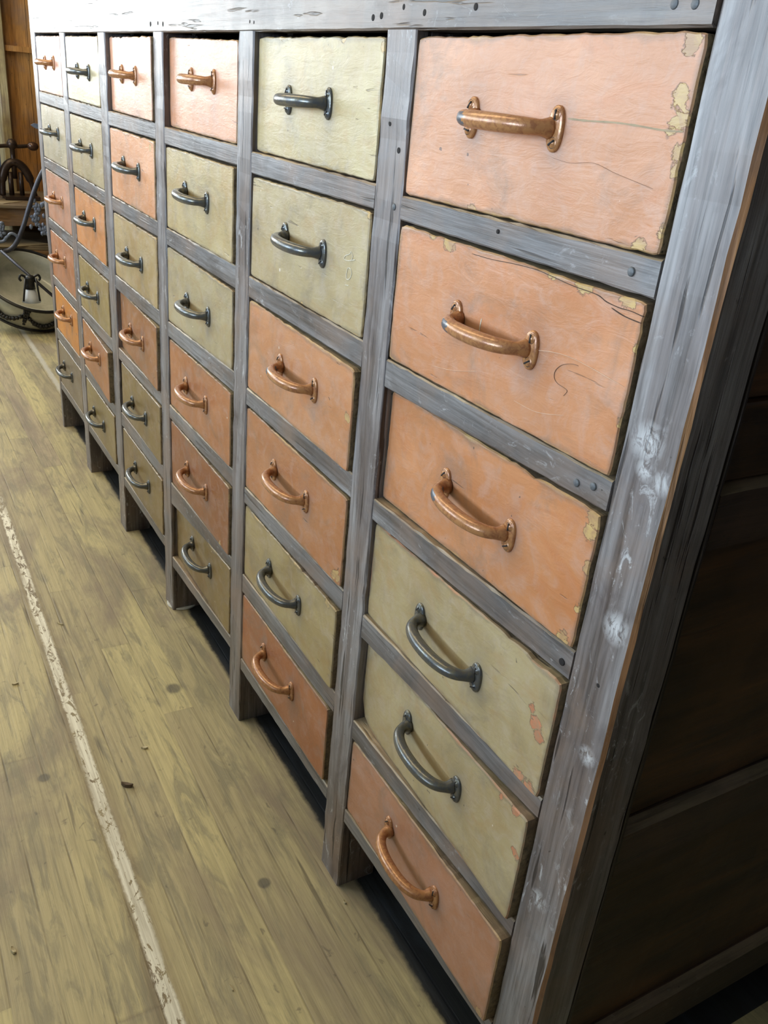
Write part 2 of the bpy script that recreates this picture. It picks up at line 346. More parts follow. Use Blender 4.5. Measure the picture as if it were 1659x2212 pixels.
# ---------------------------------------------------------------- mesh helpers
def link_mesh(name, bm, mats, parent=None, smooth=False, loc=None):
    me = bpy.data.meshes.new(name)
    bm.normal_update()
    bm.to_mesh(me); bm.free()
    for mt in (mats if isinstance(mats, (list, tuple)) else [mats]): me.materials.append(mt)
    o = bpy.data.objects.new(name, me); COL.objects.link(o)
    if parent is not None: o.parent = parent
    if loc is not None: o.location = loc
    if smooth:
        for p in me.polygons: p.use_smooth = True
    return o
def tag(o, label=None, cat=None, group=None, kind=None):
    if label: o['label'] = label
    if cat: o['category'] = cat
    if group: o['group'] = group
    if kind: o['kind'] = kind
    return o
def empty(name, loc, label, cat, group=None):
    o = bpy.data.objects.new(name, None); COL.objects.link(o); o.location = loc
    o.empty_display_size = 0.1
    return tag(o, label, cat, group)
def box(bm, x0, x1, y0, y1, z0, z1, mi=0):
    v = [bm.verts.new(p) for p in ((x0, y0, z0), (x1, y0, z0), (x1, y1, z0), (x0, y1, z0), (x0, y0, z1), (x1, y0, z1), (x1, y1, z1), (x0, y1, z1))]
    for f in ((3, 2, 1, 0), (4, 5, 6, 7), (0, 1, 5, 4), (1, 2, 6, 5), (2, 3, 7, 6), (3, 0, 4, 7)):
        bm.faces.new([v[i] for i in f]).material_index = mi
def plank(bm, axis, a0, a1, b0, b1, c0, c1, bev=0.0015, jit=0.0004, seg=0.03, shear=None, slope=None, mi=0, bev_mi=None, rs=0):
    """board along axis with eased, slightly wavy edges; (b, c) are the two other axes in xyz order"""
    n = max(2, int((a1 - a0) / seg))
    order = {'x': (0, 1, 2), 'y': (1, 0, 2), 'z': (2, 0, 1)}[axis]
    sec = [(b0 + bev, c0), (b1 - bev, c0), (b1, c0 + bev), (b1, c1 - bev), (b1 - bev, c1), (b0 + bev, c1), (b0, c1 - bev), (b0, c0 + bev)]
    sgn = [(0, 0), (0, 0), (1, 0), (1, 0), (0, 0), (0, 0), (-1, 0), (-1, 0)]
    rings = []
    for i in range(n + 1):
        a = a0 + (a1 - a0) * i / n
        ring = []
        for k, (b, c) in enumerate(sec):
            q = Vector((a * 37 + rs, b * 91 + k * 0.3, c * 83))
            p = [0, 0, 0]
            p[order[0]] = a
            p[order[1]] = b + jit * (noise.noise(q) * 2)
            p[order[2]] = c + jit * (noise.noise(q + Vector((9, 9, 9))) * 2)
            if slope: p = slope(p, (c - c0) / (c1 - c0))
            if shear: p = shear(p)
            ring.append(bm.verts.new(p))
        rings.append(ring)
    flip = axis == 'y'
    for i in range(n):
        for k in range(8):
            f = [rings[i][k], rings[i][(k + 1) % 8], rings[i + 1][(k + 1) % 8], rings[i + 1][k]]
            if not flip: f = f[::-1]
            fc = bm.faces.new(f); fc.material_index = bev_mi[1] if (bev_mi is not None and k in bev_mi[0]) else mi
            
    for r, rev in ((rings[0], False), (rings[-1], True)):
        f = r if not rev else r[::-1]
        try: bm.faces.new(f).material_index = mi
        except ValueError: pass
def fix(bm):
    bmesh.ops.recalc_face_normals(bm, faces=bm.faces)
def tube(bm, pts, rad, n=10, mi=0, caps=True, squash=None):
    pts = [Vector(p) for p in pts]
    rr = rad if isinstance(rad, (list, tuple)) else [rad] * len(pts)
    rings = []; up = None
    for i, p in enumerate(pts):
        d = (pts[min(i + 1, len(pts) - 1)] - pts[max(i - 1, 0)]).normalized()
        if up is None:
            up = Vector((0, 0, 1)) if abs(d.z) < 0.9 else Vector((1, 0, 0))
        s = d.cross(up).normalized(); up = s.cross(d).normalized()
        ring = []
        for k in range(n):
            t = 2 * math.pi * k / n
            q = s * math.cos(t) * rr[i] + up * math.sin(t) * rr[i] * (squash or 1)
            ring.append(bm.verts.new(p + q))
        rings.append(ring)
    for i in range(len(rings) - 1):
        for k in range(n):
            bm.faces.new((rings[i][k], rings[i][(k + 1) % n], rings[i + 1][(k + 1) % n], rings[i + 1][k])).material_index = mi
    if caps:
        bm.faces.new(rings[0][::-1]).material_index = mi; bm.faces.new(rings[-1]).material_index = mi
    return rings
def lathe(bm, prof, c=(0, 0, 0), n=32, mi=0, mat=None):
    """prof: (r, z) list, turned round z"""
    rings = []
    for r, z in prof:
        ring = []
        for k in range(n):
            t = 2 * math.pi * k / n
            p = Vector((r * math.cos(t), r * math.sin(t), z))
            if mat: p = mat @ p
            ring.append(bm.verts.new(p + Vector(c)))
        rings.append(ring)
    for i in range(len(rings) - 1):
        for k in range(n):
            bm.faces.new((rings[i][k], rings[i][(k + 1) % n], rings[i + 1][(k + 1) % n], rings[i + 1][k])).material_index = mi
    return rings
def smooth_path(pts, k=6):
    pts = [Vector(p) for p in pts]; out = []
    for i in range(len(pts) - 1):
        p0 = pts[max(i - 1, 0)]; p1 = pts[i]; p2 = pts[i + 1]; p3 = pts[min(i + 2, len(pts) - 1)]
        for j in range(k):
            t = j / k
            out.append(0.5 * ((2 * p1) + (-p0 + p2) * t + (2 * p0 - 5 * p1 + 4 * p2 - p3) * t * t + (-p0 + 3 * p1 - 3 * p2 + p3) * t ** 3))
    out.append(pts[-1]); return out

# ---------------------------------------------------------------- room shell
def struct(name, bm, mt):
    fix(bm); return tag(link_mesh(name, bm, mt), kind='structure')
XL, XR, YF, YB, HC = -4.7, 2.3, -6.5, 1.3, 2.9
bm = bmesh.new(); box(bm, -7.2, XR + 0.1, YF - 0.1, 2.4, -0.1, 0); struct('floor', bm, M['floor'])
bm = bmesh.new(); box(bm, -7.2, XR + 0.1, YF - 0.1, 2.4, HC, HC + 0.1); struct('ceiling', bm, M['ceil'])
bm = bmesh.new(); box(bm, XL, XR, YB, YB + 0.1, 0, HC); struct('wall_back', bm, M['darkwall'])
bm = bmesh.new(); box(bm, XR, XR + 0.1, YF - 0.1, YB + 0.1, 0, HC); struct('wall_right', bm, M['darkwall'])
# front wall with its window opening
def wall_with_hole(name, axis, at, th, a0, a1, h0, h1, w0, w1, mt):
    bm = bmesh.new()
    def bb(p, q, z0, z1):
        if axis == 'y': box(bm, p, q, at - th, at, z0, z1)
        else: box(bm, at - th, at, p, q, z0, z1)
    bb(a0, w0, 0, HC); bb(w1, a1, 0, HC); bb(w0, w1, 0, h0); bb(w0, w1, h1, HC)
    return struct(name, bm, mt)
wall_with_hole('wall_front', 'y', YF, 0.1, XL - 0.1, XR + 0.1, 0.85, 2.35, -1.95, 1.35, M['plaster'])
bm = bmesh.new()
for (p, q, z0, z1) in ((YF - 0.1, -6.25, 0, HC), (-6.25, -0.25, 0, 0.95), (-6.25, -0.25, 2.18, HC), (-3.28, -3.10, 0.95, 2.18), (-1.63, -1.48, 0.95, 2.18), (-0.34, -0.25, 0.95, 2.18)):
    box(bm, XL - 0.1, XL, p, q, z0, z1)
struct('wall_left', bm, M['plaster'])
def window(name, axis, at, w0, w1, h0, h1, nx):
    bm = bmesh.new(); e = 0.03
    def bb(p, q, z0, z1, y0=-0.02, y1=0.02, mi=0):
        if axis == 'y': box(bm, p, q, at + y0, at + y1, z0, z1, mi)
        else: box(bm, at + y0, at + y1, p, q, z0, z1, mi)
    bb(w0, w1, h0, h0 + e); bb(w0, w1, h1 - e, h1); bb(w0, w0 + e, h0 + e, h1 - e); bb(w1 - e, w1, h0 + e, h1 - e)
    for i in range(1, nx):
        x = w0 + (w1 - w0) * i / nx; bb(x - 0.012, x + 0.012, h0 + e, h1 - e)
    bb(w0 + e, w1 - e, h0 + e, h1 - e, -0.003, 0.003, 1)
    fix(bm); tag(link_mesh(name, bm, [M['jamb'], M['pane']]), kind='structure')
window('window_1', 'y', YF - 0.06, -1.95, 1.35, 0.85, 2.35, 3)
window('window_2', 'x', XL - 0.06, -1.48, -0.34, 0.95, 2.18, 2)
window('window_3', 'x', XL - 0.06, -3.10, -1.63, 0.95, 2.18, 2)
window('window_4', 'x', XL - 0.06, -6.25, -3.28, 0.95, 2.18, 3)
# boarded wall beyond the left end of the cabinet, with the pale jamb at its edge
bm = bmesh.new()
yb = 0.235
while yb < YB:
    w = 0.118; box(bm, XL - 0.1, XL + 0.004 * ((int(yb * 100)) % 2), yb, min(yb + w - 0.002, YB), 0, HC); yb += w
struct('wall_partition', bm, M['wall'])
bm = bmesh.new(); plank(bm, 'z', 0.0, HC, XL - 0.14, XL + 0.05, 0.192, 0.235, 0.004, 0.001, 0.2); struct('trim_1', bm, M['jamb'])
bm = bmesh.new(); box(bm, XL, XL + 0.035, 0.235, YB, 1.125, 1.150); struct('trim_2', bm, M['wall'])
bm = bmesh.new(); box(bm, -4.3, 1.6, -2.62, -2.5, 0, 0.98); struct('low_light_blocker', bm, M['darkwall'])  # unseen low wall, added to shade the lower drawers
bm = bmesh.new(); box(bm, -7.1, -7.0, -2.0, 2.4, 0, HC); struct('wall_far', bm, M['bluewall'])

# ---------------------------------------------------------------- the drawer cabinet
cab = empty('drawer_cabinet', (-1.2, 0.28, 0), 'long old wooden cabinet of thirty-six orange and ochre drawers standing on short legs', 'cabinet')
bpy.context.view_layer.update()
CO = Vector(cab.location)
def part(name, bm, mt, smooth=False, label=None, parent=None):
    fix(bm)
    o = link_mesh(name, bm, mt, None, smooth)
    o.data.transform(Matrix.Translation(-CO))
    o.parent = parent or cab
    if label: o['label'] = label
    return o
# col,row : x0, x1, zTL, zTR, zBR, zBL, recess left, offset right (minus = stands proud), handle right plate x, z
DR = {
(1,1):(-0.3742,0.0001, 1.1667,1.1708,1.0278,1.0219, 0.003,0.000, -0.1364,1.1020),
(1,2):(-0.3663,-0.0001, 0.9921,0.9941,0.8535,0.8458, 0.002,-0.001, -0.1205,0.9240),
(1,3):(-0.3733,0.0018, 0.8076,0.8205,0.6872,0.6702, 0.012,-0.002, -0.1103,0.7470),
(1,4):(-0.3673,0.0023, 0.6362,0.6508,0.5122,0.5026, 0.006,-0.005, -0.1196,0.5739),
(1,5):(-0.3734,0.0006, 0.4617,0.4824,0.3403,0.3284, 0.012,-0.008, -0.1219,0.4164),
(1,6):(-0.3677,0.0015, 0.2916,0.3115,0.1733,0.1626, 0.003,-0.010, -0.1246,0.2408),
(2,1):(-0.7950,-0.4308, 1.1665,1.1674,1.0259,1.0241, 0.008,0.002, -0.5579,1.0961),
(2,2):(-0.7896,-0.4278, 0.9899,0.9947,0.8508,0.8499, 0.003,0.000, -0.5440,0.9281),
(2,3):(-0.7976,-0.4272, 0.8133,0.8127,0.6786,0.6736, 0.002,-0.006, -0.5367,0.7507),
(2,4):(-0.7911,-0.4284, 0.6408,0.6394,0.5063,0.5002, 0.002,-0.002, -0.5496,0.5813),
(2,5):(-0.7908,-0.4323, 0.4651,0.4677,0.3326,0.3308, 0.003,-0.003, -0.5556,0.4036),
(2,6):(-0.7984,-0.4371, 0.2891,0.2928,0.1545,0.1494, 0.002,-0.002, -0.5650,0.2333),
(3,1):(-1.2215,-0.8483, 1.1662,1.1616,1.0266,1.0250, 0.012,0.000, -0.9570,1.1051),
(3,2):(-1.2215,-0.8506, 0.9913,0.9941,0.8542,0.8509, 0.003,-0.004, -0.9731,0.9283),
(3,3):(-1.2136,-0.8517, 0.8153,0.8126,0.6829,0.6737, 0.002,-0.002, -0.9691,0.7407),
(3,4):(-1.2219,-0.8528, 0.6380,0.6429,0.5081,0.5004, 0.003,-0.003, -0.9819,0.5773),
(3,5):(-1.2164,-0.8523, 0.4666,0.4699,0.3333,0.3250, 0.003,-0.004, -0.9776,0.4045),
(3,6):(-1.2211,-0.8525, 0.2698,0.3060,0.1612,0.1442, 0.012,0.000, -0.9708,0.2368),
(4,1):(-1.6271,-1.2720, 1.1655,1.1659,1.0275,1.0260, 0.010,-0.004, -1.3921,1.0990),
(4,2):(-1.6218,-1.2717, 0.9926,0.9938,0.8533,0.8514, 0.002,-0.002, -1.3851,0.9283),
(4,3):(-1.6234,-1.2727, 0.8165,0.8189,0.6798,0.6778, 0.002,-0.002, -1.3864,0.7456),
(4,4):(-1.6308,-1.2745, 0.6404,0.6440,0.5068,0.5045, 0.010,-0.006, -1.3978,0.5744),
(4,5):(-1.6165,-1.2724, 0.4712,0.4732,0.3390,0.3403, 0.003,-0.003, -1.3901,0.4038),
(4,6):(-1.6238,-1.2734, 0.2993,0.3032,0.1643,0.1627, 0.002,-0.002, -1.3829,0.2391),
(5,1):(-2.0385,-1.6872, 1.1660,1.1658,1.0270,1.0282, 0.002,0.000, -1.7855,1.0930),
(5,2):(-2.0397,-1.6894, 0.9935,0.9941,0.8536,0.8542, 0.002,0.000, -1.7994,0.9275),
(5,3):(-2.0380,-1.6918, 0.8196,0.8187,0.6809,0.6810, 0.002,-0.003, -1.7988,0.7598),
(5,4):(-2.0396,-1.6913, 0.6453,0.6450,0.5083,0.5086, 0.002,-0.002, -1.8092,0.5797),
(5,5):(-2.0399,-1.6976, 0.4736,0.4701,0.3362,0.3410, 0.002,-0.010, -1.8045,0.4194),
(5,6):(-2.0412,-1.6952, 0.3030,0.3011,0.1662,0.1626, 0.002,-0.002, -1.8200,0.2291),
(6,1):(-2.4327,-2.0906, 1.1660,1.1658,1.0280,1.0279, 0.002,0.000, -2.1868,1.1026),
(6,2):(-2.4355,-2.0939, 0.9942,0.9940,0.8533,0.8528, 0.002,0.000, -2.1894,0.9322),
(6,3):(-2.4326,-2.0928, 0.8197,0.8190,0.6822,0.6815, 0.002,0.000, -2.1971,0.7541),
(6,4):(-2.4304,-2.0928, 0.6463,0.6474,0.5080,0.5097, 0.002,0.000, -2.2166,0.5869),
(6,5):(-2.4254,-2.0948, 0.4762,0.4723,0.3413,0.3421, 0.002,0.000, -2.1786,0.4277),
(6,6):(-2.4373,-2.0937, 0.3031,0.3029,0.1657,0.1633, 0.002,0.000, -2.2318,0.2387),
}
POSTS = [(-0.4245, -0.3665), (-0.8475, -0.7915), (-1.2700, -1.2140), (-1.6880, -1.6270), (-2.0915, -2.0360)]
ZH = 1.1725      # underside of the header board
# posts (each runs down to the floor as a leg)
bm = bmesh.new()
plank(bm, 'z', 0, 1.315, 0.0035, 0.0625, 0, 0.055, 0.0035, 0.0006, 0.03, bev_mi=((1,), 1), rs=3)
part('post', bm, [M['post'], M['worn']], label='wide scuffed right corner post with rubbed brown edge')
for i, (a, b) in enumerate(POSTS):
    bm = bmesh.new(); plank(bm, 'z', 0, ZH + 0.0005, a, b, 0, 0.065, 0.002, 0.0007, 0.02, rs=i * 7)
    part('post', bm, M['post'])
bm = bmesh.new()
def lean(p):
    if p[0] < -2.46: p[0] += 0.045 * (1 - max(0, min(1, p[2] / 1.2)))
    return p
plank(bm, 'z', 0, 1.315, -2.500, -2.4365, 0, 0.065, 0.002, 0.0006, 0.03, shear=lean, rs=50)
part('post', bm, M['post'], label='pale left end post')
# header board and top
bm = bmesh.new(); plank(bm, 'x', -2.4363, 0.0015, 0.0, 0.026, ZH, 1.315, 0.002, 0.00035, 0.03, rs=5)
part('header_board', bm, M['header'])
bm = bmesh.new(); plank(bm, 'x', -2.53, 0.09, -0.012, 0.60, 1.316, 1.346, 0.004, 0.001, 0.1)
part('top_board', bm, M['header'])
# rails between and below the drawers
def rail(xa, xb, tl, tr, bl, br, y0=0.0008, y1=0.040, rs=0):
    bm = bmesh.new()
    def sl(p, t):
        u = (p[0] - xa) / (xb - xa)
        top = tl + (tr - tl) * u; bot = bl + (br - bl) * u
        zc = p[2]
        p[2] = bot + (top - bot) * t + (zc - t) * 1.0
        return p
    n = 24; rings = []
    bev = 0.0016
    for i in range(n + 1):
        u = i / n; x = xa + (xb - xa) * u
        top = tl + (tr - tl) * u; bot = bl + (br - bl) * u
        ring = []
        for k, (y, z) in enumerate(((y0 + bev, bot), (y1, bot), (y1, top), (y0 + bev, top), (y0, top - bev), (y0, bot + bev))):
            q = Vector((x * 45 + rs, k * 1.7, rs))
            d = 0.0009 if k in (3, 4) else 0.0005
            ring.append(bm.verts.new((x, y + 0.0003 * noise.noise(q), z + d * (noise.noise(q) * 1.6 + 0.5 * noise.noise(q * 3)))))
        rings.append(ring)
    for i in range(n):
        for k in range(6):
            f = bm.faces.new((rings[i][k], rings[i][(k + 1) % 6], rings[i + 1][(k + 1) % 6], rings[i + 1][k]))
            if k in (2, 3): f.material_index = 1
    bm.faces.new(rings[0]); bm.faces.new(rings[-1][::-1])
    return part('rail', bm, [M['rail'], M['edgewood']])
EDG = [(-0.3663, 0.0033), (-0.7913, -0.4247), (-1.2138, -0.8477), (-1.6268, -1.2702), (-2.0358, -1.6882), (-2.4363, -2.0917)]
for c in range(1, 7):
    xa, xb = EDG[c - 1]
    for r in range(1, 7):
        d = DR[(c, r)]
        tl, tr = d[5] - 0.0015, d[4] - 0.0015
        if r < 6:
            e = DR[(c, r + 1)]; bl, br = e[2] + 0.0035, e[3] + 0.0035
        else: bl, br = tl - 0.0255, tr - 0.0255
        rail(xa, xb, tl, tr, bl, br, rs=c * 13 + r)

# handles ---------------------------------------------------------
def handle_mesh(kind):
    bm = bmesh.new()
    for s in (-1, 1):
        # oval screw plate with eased rim
        rings = []
        for (k, y) in ((1.0, 0.0), (1.0, -0.0018), (0.90, -0.0031), (0.55, -0.0036), (0.0, -0.0038)):
            ring = []
            for i in range(28):
                t = 2 * math.pi * i / 28
                w = 0.0108 * (1.0 - 0.10 * math.cos(2 * t)); h = 0.0176
                ring.append(bm.verts.new((s * 0.0600 + w * k * math.cos(t), y, h * k * math.sin(t))))
            rings.append(ring)
        for i in range(len(rings) - 1):
            for k in range(28):
                bm.faces.new((rings[i][k], rings[i][(k + 1) % 28], rings[i + 1][(k + 1) % 28], rings[i + 1][k]))
        for z in (-0.0104, 0.0104):
            x = s * 0.0615; R = 0.0040
            rg = []
            for (k, y) in ((1.25, -0.0030), (1.12, -0.0039), (1.0, -0.0036), (0.95, -0.0044), (0.0, -0.0054)):
                rg.append([bm.verts.new((x + R * k * math.cos(2 * math.pi * i / 16), y, z + R * k * math.sin(2 * math.pi * i / 16))) for i in range(16)])
            for i in range(len(rg) - 1):
                for k in range(16):
                    f = bm.faces.new((rg[i][k], rg[i][(k + 1) % 16], rg[i + 1][(k + 1) % 16], rg[i + 1][k]))
                    if i in (1,): f.material_index = 1
            a = 0.35 * s + (1.2 if z > 0 else 0.2)
            ca, sa = math.cos(a), math.sin(a)
            v = []
            for (p, q) in ((-1, -1), (1, -1), (1, 1), (-1, 1)):
                px, pz = p * R * 0.92, q * 0.0007
                v.append((x + px * ca - pz * sa, z + px * sa + pz * ca))
            lo = [bm.verts.new((p, -0.0042, q)) for p, q in v]; hi = [bm.verts.new((p, -0.00565, q)) for p, q in v]
            bm.faces.new(hi[::-1]).material_index = 1
            for i in range(4): bm.faces.new((lo[i], lo[(i + 1) % 4], hi[(i + 1) % 4], hi[i])).material_index = 1
    pts = []; rad = []
    n = 40
    for i in range(n + 1):
        t = math.pi * i / n
        ct, st = math.cos(t), math.sin(t)
        x = 0.0545 * (abs(ct) ** 0.90) * (1 if ct > 0 else -1)
        y = -0.0015 - 0.0285 * (st ** 0.80)
        pts.append((x, y, 0))
        rad.append(0.0056 + 0.0018 * st + 0.0035 * max(0, 1 - st * 3.2) ** 1.5)
    rg = tube(bm, pts, rad, 16, 0)
    if kind == 'copper_worn':
        for f in bm.faces:
            c = f.calc_center_median()
            if -0.046 + 0.004 * math.sin(c.z * 900) < c.x < -0.026 + 0.004 * math.sin(c.z * 1500) and c.y < -0.010 and c.z < 0.0046: f.material_index = 2
    fix(bm)
    me = bpy.data.meshes.new('handle'); bm.to_mesh(me); bm.free()
    for mt in ([M['black'], M['slot'], M['bareiron']] if kind == 'black' else [M['copper'], M['slot'], M['bareiron']]): me.materials.append(mt)
    for p in me.polygons: p.use_smooth = True
    return me
HM = {k: handle_mesh(k) for k in ('black', 'copper', 'copper_worn')}

# drawers ---------------------------------------------------------
def lin(r, g_, b_):
    f = lambda v: (v / 255 / 12.92) if v / 255 <= 0.04045 else ((v / 255 + 0.055) / 1.055) ** 2.4
    return (f(r), f(g_), f(b_), 1)
O = lin(191, 134, 97); O2 = lin(184, 126, 86); Y = lin(168, 152, 118); Y2 = lin(158, 140, 100)
PAINT = {1: [lin(194, 140, 106), O, O2, Y, Y, lin(172, 124, 98)],
         2: [lin(174, 158, 118), Y, lin(182, 128, 90), lin(170, 116, 78), Y2, lin(160, 102, 66)],
         3: [lin(196, 140, 108), lin(172, 154, 114), lin(164, 150, 118), lin(164, 108, 68), lin(138, 86, 48), lin(126, 104, 60)],  # lower rows: dimmer light partly put into darker paint tones
         4: [lin(196, 142, 112), lin(196, 140, 100), lin(164, 142, 102), lin(146, 96, 56), lin(124, 102, 56), lin(126, 104, 58)],
         5: [lin(168, 154, 114), lin(160, 144, 108), lin(192, 130, 78), lin(142, 122, 76), lin(158, 102, 58), lin(132, 114, 66)],
         6: [lin(192, 140, 118), lin(160, 148, 122), lin(178, 130, 106), lin(170, 114, 80), lin(196, 126, 48), lin(118, 104, 82)]}
KIND = {1: 'OOOYYO', 2: 'YYOOYO', 3: 'OYYOOY', 4: 'OOYOYY', 5: 'YYOYOY', 6: 'OYOOOY'}
BLACK = {1: 'nnnyyn', 2: 'yynnyn', 3: 'nyynny', 4: 'nyynyy', 5: 'yyyyny', 6: 'nynnny'}
CHIPS = {(1, 1): [(-0.012, 1.131, .012), (-0.006, 1.118, .012), (-0.014, 1.112, .010), (-0.004, 1.098, .009), (-0.012, 1.164, .012), (-0.022, 1.031, .012), (-0.001, 1.045, .009), (-0.002, 1.085, .008), (-0.24, 1.021, .014)],
         (1, 2): [(-0.070, 0.996, .016), (-0.020, 0.991, .012), (-0.27, 0.992, .018), (-0.30, 0.994, .012), (0.0, 0.96, .008), (0.0, 0.90, .007), (-0.11, 0.995, .010)],
         (1, 3): [(-0.004, 0.815, .014), (-0.008, 0.80, .012), (0.0, 0.77, .009), (-0.002, 0.73, .008), (-0.012, 0.692, .012)],
         (1, 4): [(-0.020, 0.589, .013), (-0.012, 0.578, .012), (-0.03, 0.603, .008), (-0.03, 0.516, .014), (-0.01, 0.517, .012)],
         (1, 5): [(-0.0106, 0.4319, .008), (-0.005, 0.428, .007), (-0.02, 0.478, .010), (-0.045, 0.474, .007)],
         (1, 6): [(-0.01, 0.178, .010)],
         (2, 1): [(-0.5304, 1.166, .010), (-0.434, 1.158, .008)], (2, 2): [(-0.432, 0.99, .008), (-0.60, 0.852, .006)],
         (2, 3): [(-0.4402, 0.7507, .008), (-0.434, 0.748, .007)], (2, 4): [(-0.44, 0.52, .014), (-0.452, 0.515, .01)],
         (3, 5): [(-0.90, 0.336, .008)], (2, 5): [(-0.46, 0.465, .012)], (4, 1): [(-1.31, 1.162, .014), (-1.36, 1.162, .012)], (4, 2): [(-1.3, 0.98, .01)],
         (3, 1): [(-0.90, 1.158, .01)]}
PINK = lin(196, 130, 96); BAREW = lin(196, 164, 108)
def drawer(c, r):
    x0, x1, ztl, ztr, zbr, zbl, eL, eR, hx, hz = DR[(c, r)]
    gap = 0.0022
    xa0, xb0 = EDG[c - 1]
    x0 = max(x0, xa0 + 0.001) ; x1 = min(x1, xb0 - 0.0012)
    bm = bmesh.new()
    la = {k: bm.verts.layers.float.new(k) for k in ('edge', 'smudge', 'chip')}
    W = x1 - x0
    def coords(L, m_):
        e = [0, .0012, .003, .006, .010, .015]
        e = [v / L for v in e]
        k = [e[-1] + (1 - 2 * e[-1]) * i / m_ for i in range(1, m_)]
        return e + k + [1 - v for v in e[::-1]]
    U = coords(W, 44); V = coords(0.14, 16)
    chips = CHIPS.get((c, r), [])
    hcx = hx - 0.06
    vs = []
    rnd = random.Random(c * 100 + r)
    for j, v in enumerate(V):
        row = []
        for i, u in enumerate(U):
            zt = ztl + (ztr - ztl) * u; zb = zbl + (zbr - zbl) * u
            x = x0 + W * u; z = zb + (zt - zb) * v
            y = eL + (eR - eL) * u
            eu = min(u, 1 - u) * W; ev = min(v, 1 - v) * (zt - zb)
            ed = min(eu, ev)
            rn = 0.0016
            if ed < rn: y += rn - math.sqrt(max(0, rn * rn - (rn - ed) ** 2))
            # uneven, knocked edges
            q = Vector((x * 60 + r * 5, z * 60 + c * 3, 1.5))
            wob = 0.0010 * noise.noise(q) + 0.0009 * noise.noise(q * 2.7)
            nick = max(0, noise.noise(q * 0.8 + Vector((3, 3, 3))) - 0.42) * 0.008
            fall = max(0, 1 - ed / 0.006)
            # round the lower left and right corners a little
            cr = 0.003 * max(0, 1 - math.hypot(eu, ev) / 0.008) if not (c == 1 and r == 5 and u < .5 and v < .5) else 0.02 * max(0, 1 - math.hypot(eu, ev) / 0.035)
            for (cx, cz, cr_) in chips:
                dd = math.hypot(x - cx, z - cz)
                if ed < 0.004: nick = max(nick, 0.0012 * max(0, 1 - dd / cr_))
            if v > .5 and ev <= eu: z += (wob - nick) * fall
            if v < .5 and ev <= eu: z += (wob * .6 + nick * .5) * fall
            if u > .5 and eu < ev: x += (wob * .5 - nick) * fall
            if u < .5 and eu < ev: x += (wob * .5 + nick * .5) * fall
            x += cr * (0.5 if u < .5 else -0.5); z += cr * (0.5 if v < .5 else -0.5)
            y += 0.0005 * noise.noise(Vector((x * 9, z * 22, c + r * 2)))
            vt = bm.verts.new((x, y, z))
            vt[la['edge']] = ed
            sm = 0
            for s in (-1, 1):
                sm = max(sm, math.exp(-(((x - hcx - s * .06) / .018) ** 2 + ((z - hz + .004) / .028) ** 2)))
            vt[la['smudge']] = sm
            ch = 0
            for (cx, cz, cr_) in chips:
                ch = max(ch, math.exp(-(((x - cx) / cr_) ** 2 + ((z - cz) / cr_) ** 2)))
            vt[la['chip']] = ch
            row.append(vt)
        vs.append(row)
    nf = []
    for j in range(len(V) - 1):
        for i in range(len(U) - 1):
            bm.faces.new((vs[j][i], vs[j][i + 1], vs[j + 1][i + 1], vs[j + 1][i]))
    # the thickness of the front board
    loop = [vs[0][i] for i in range(len(U))] + [vs[j][-1] for j in range(1, len(V))] + [vs[-1][i] for i in range(len(U) - 2, -1, -1)] + [vs[j][0] for j in range(len(V) - 2, 0, -1)]
    back = []
    for w in loop:
        q = bm.verts.new((w.co.x, 0.022, w.co.z)); q[la['edge']] = 0.03; back.append(q)
    nl = len(loop)
    for i in range(nl):
        f = bm.faces.new((loop[(i + 1) % nl], loop[i], back[i], back[(i + 1) % nl])); f.material_index = 1
    bm.faces.new(back).material_index = 1
    # the box behind
    zt = min(ztl, ztr) - 0.006; zb = max(zbl, zbr) + 0.002
    box(bm, x0 + 0.004, x1 - 0.004, 0.0225, 0.40, zb, zt, 1)
    bm.normal_update()
    me = bpy.data.meshes.new('drawer')
    bm.transform(Matrix.Translation(-CO))
    bm.to_mesh(me); bm.free()
    pc = PAINT[c][r - 1]
    me.attributes.new('paint', 'FLOAT_COLOR', 'POINT'); me.attributes.new('under', 'FLOAT_COLOR', 'POINT')
    uc = BAREW if KIND[c][r - 1] == 'O' and (c, r) not in ((2, 3),) else PINK if (c, r) in ((1, 4), (1, 5)) else BAREW
    n = len(me.vertices)
    me.attributes['paint'].data.foreach_set('color', list(pc) * n); me.attributes['under'].data.foreach_set('color', list(uc) * n)
    me.materials.append(M['paint']); me.materials.append(M['raw'])
    o = bpy.data.objects.new('drawer', me); COL.objects.link(o); o.parent = cab
    blk = BLACK[c][r - 1] == 'y'
    o['label'] = '%s painted drawer with %s bow handle' % ('orange' if KIND[c][r - 1] == 'O' else 'ochre', 'blackened' if blk else 'coppery')
    kind = 'black' if blk else 'copper_worn' if (c, r) in ((1, 1), (1, 2), (1, 3), (2, 3)) else 'copper'
    h = bpy.data.objects.new('handle', HM[kind]); COL.objects.link(h); h.parent = o
    uh = (hcx - x0) / W
    yh = eL + (eR - eL) * uh
    h.location = Vector((hcx, yh + 0.0002, hz)) - CO
    h.rotation_euler = (0, rnd.uniform(-0.02, 0.02), math.atan2(eR - eL, W))
    return o
DOBJ = {}
for c in range(1, 7):
    for r in range(1, 7): DOBJ[(c, r)] = drawer(c, r)

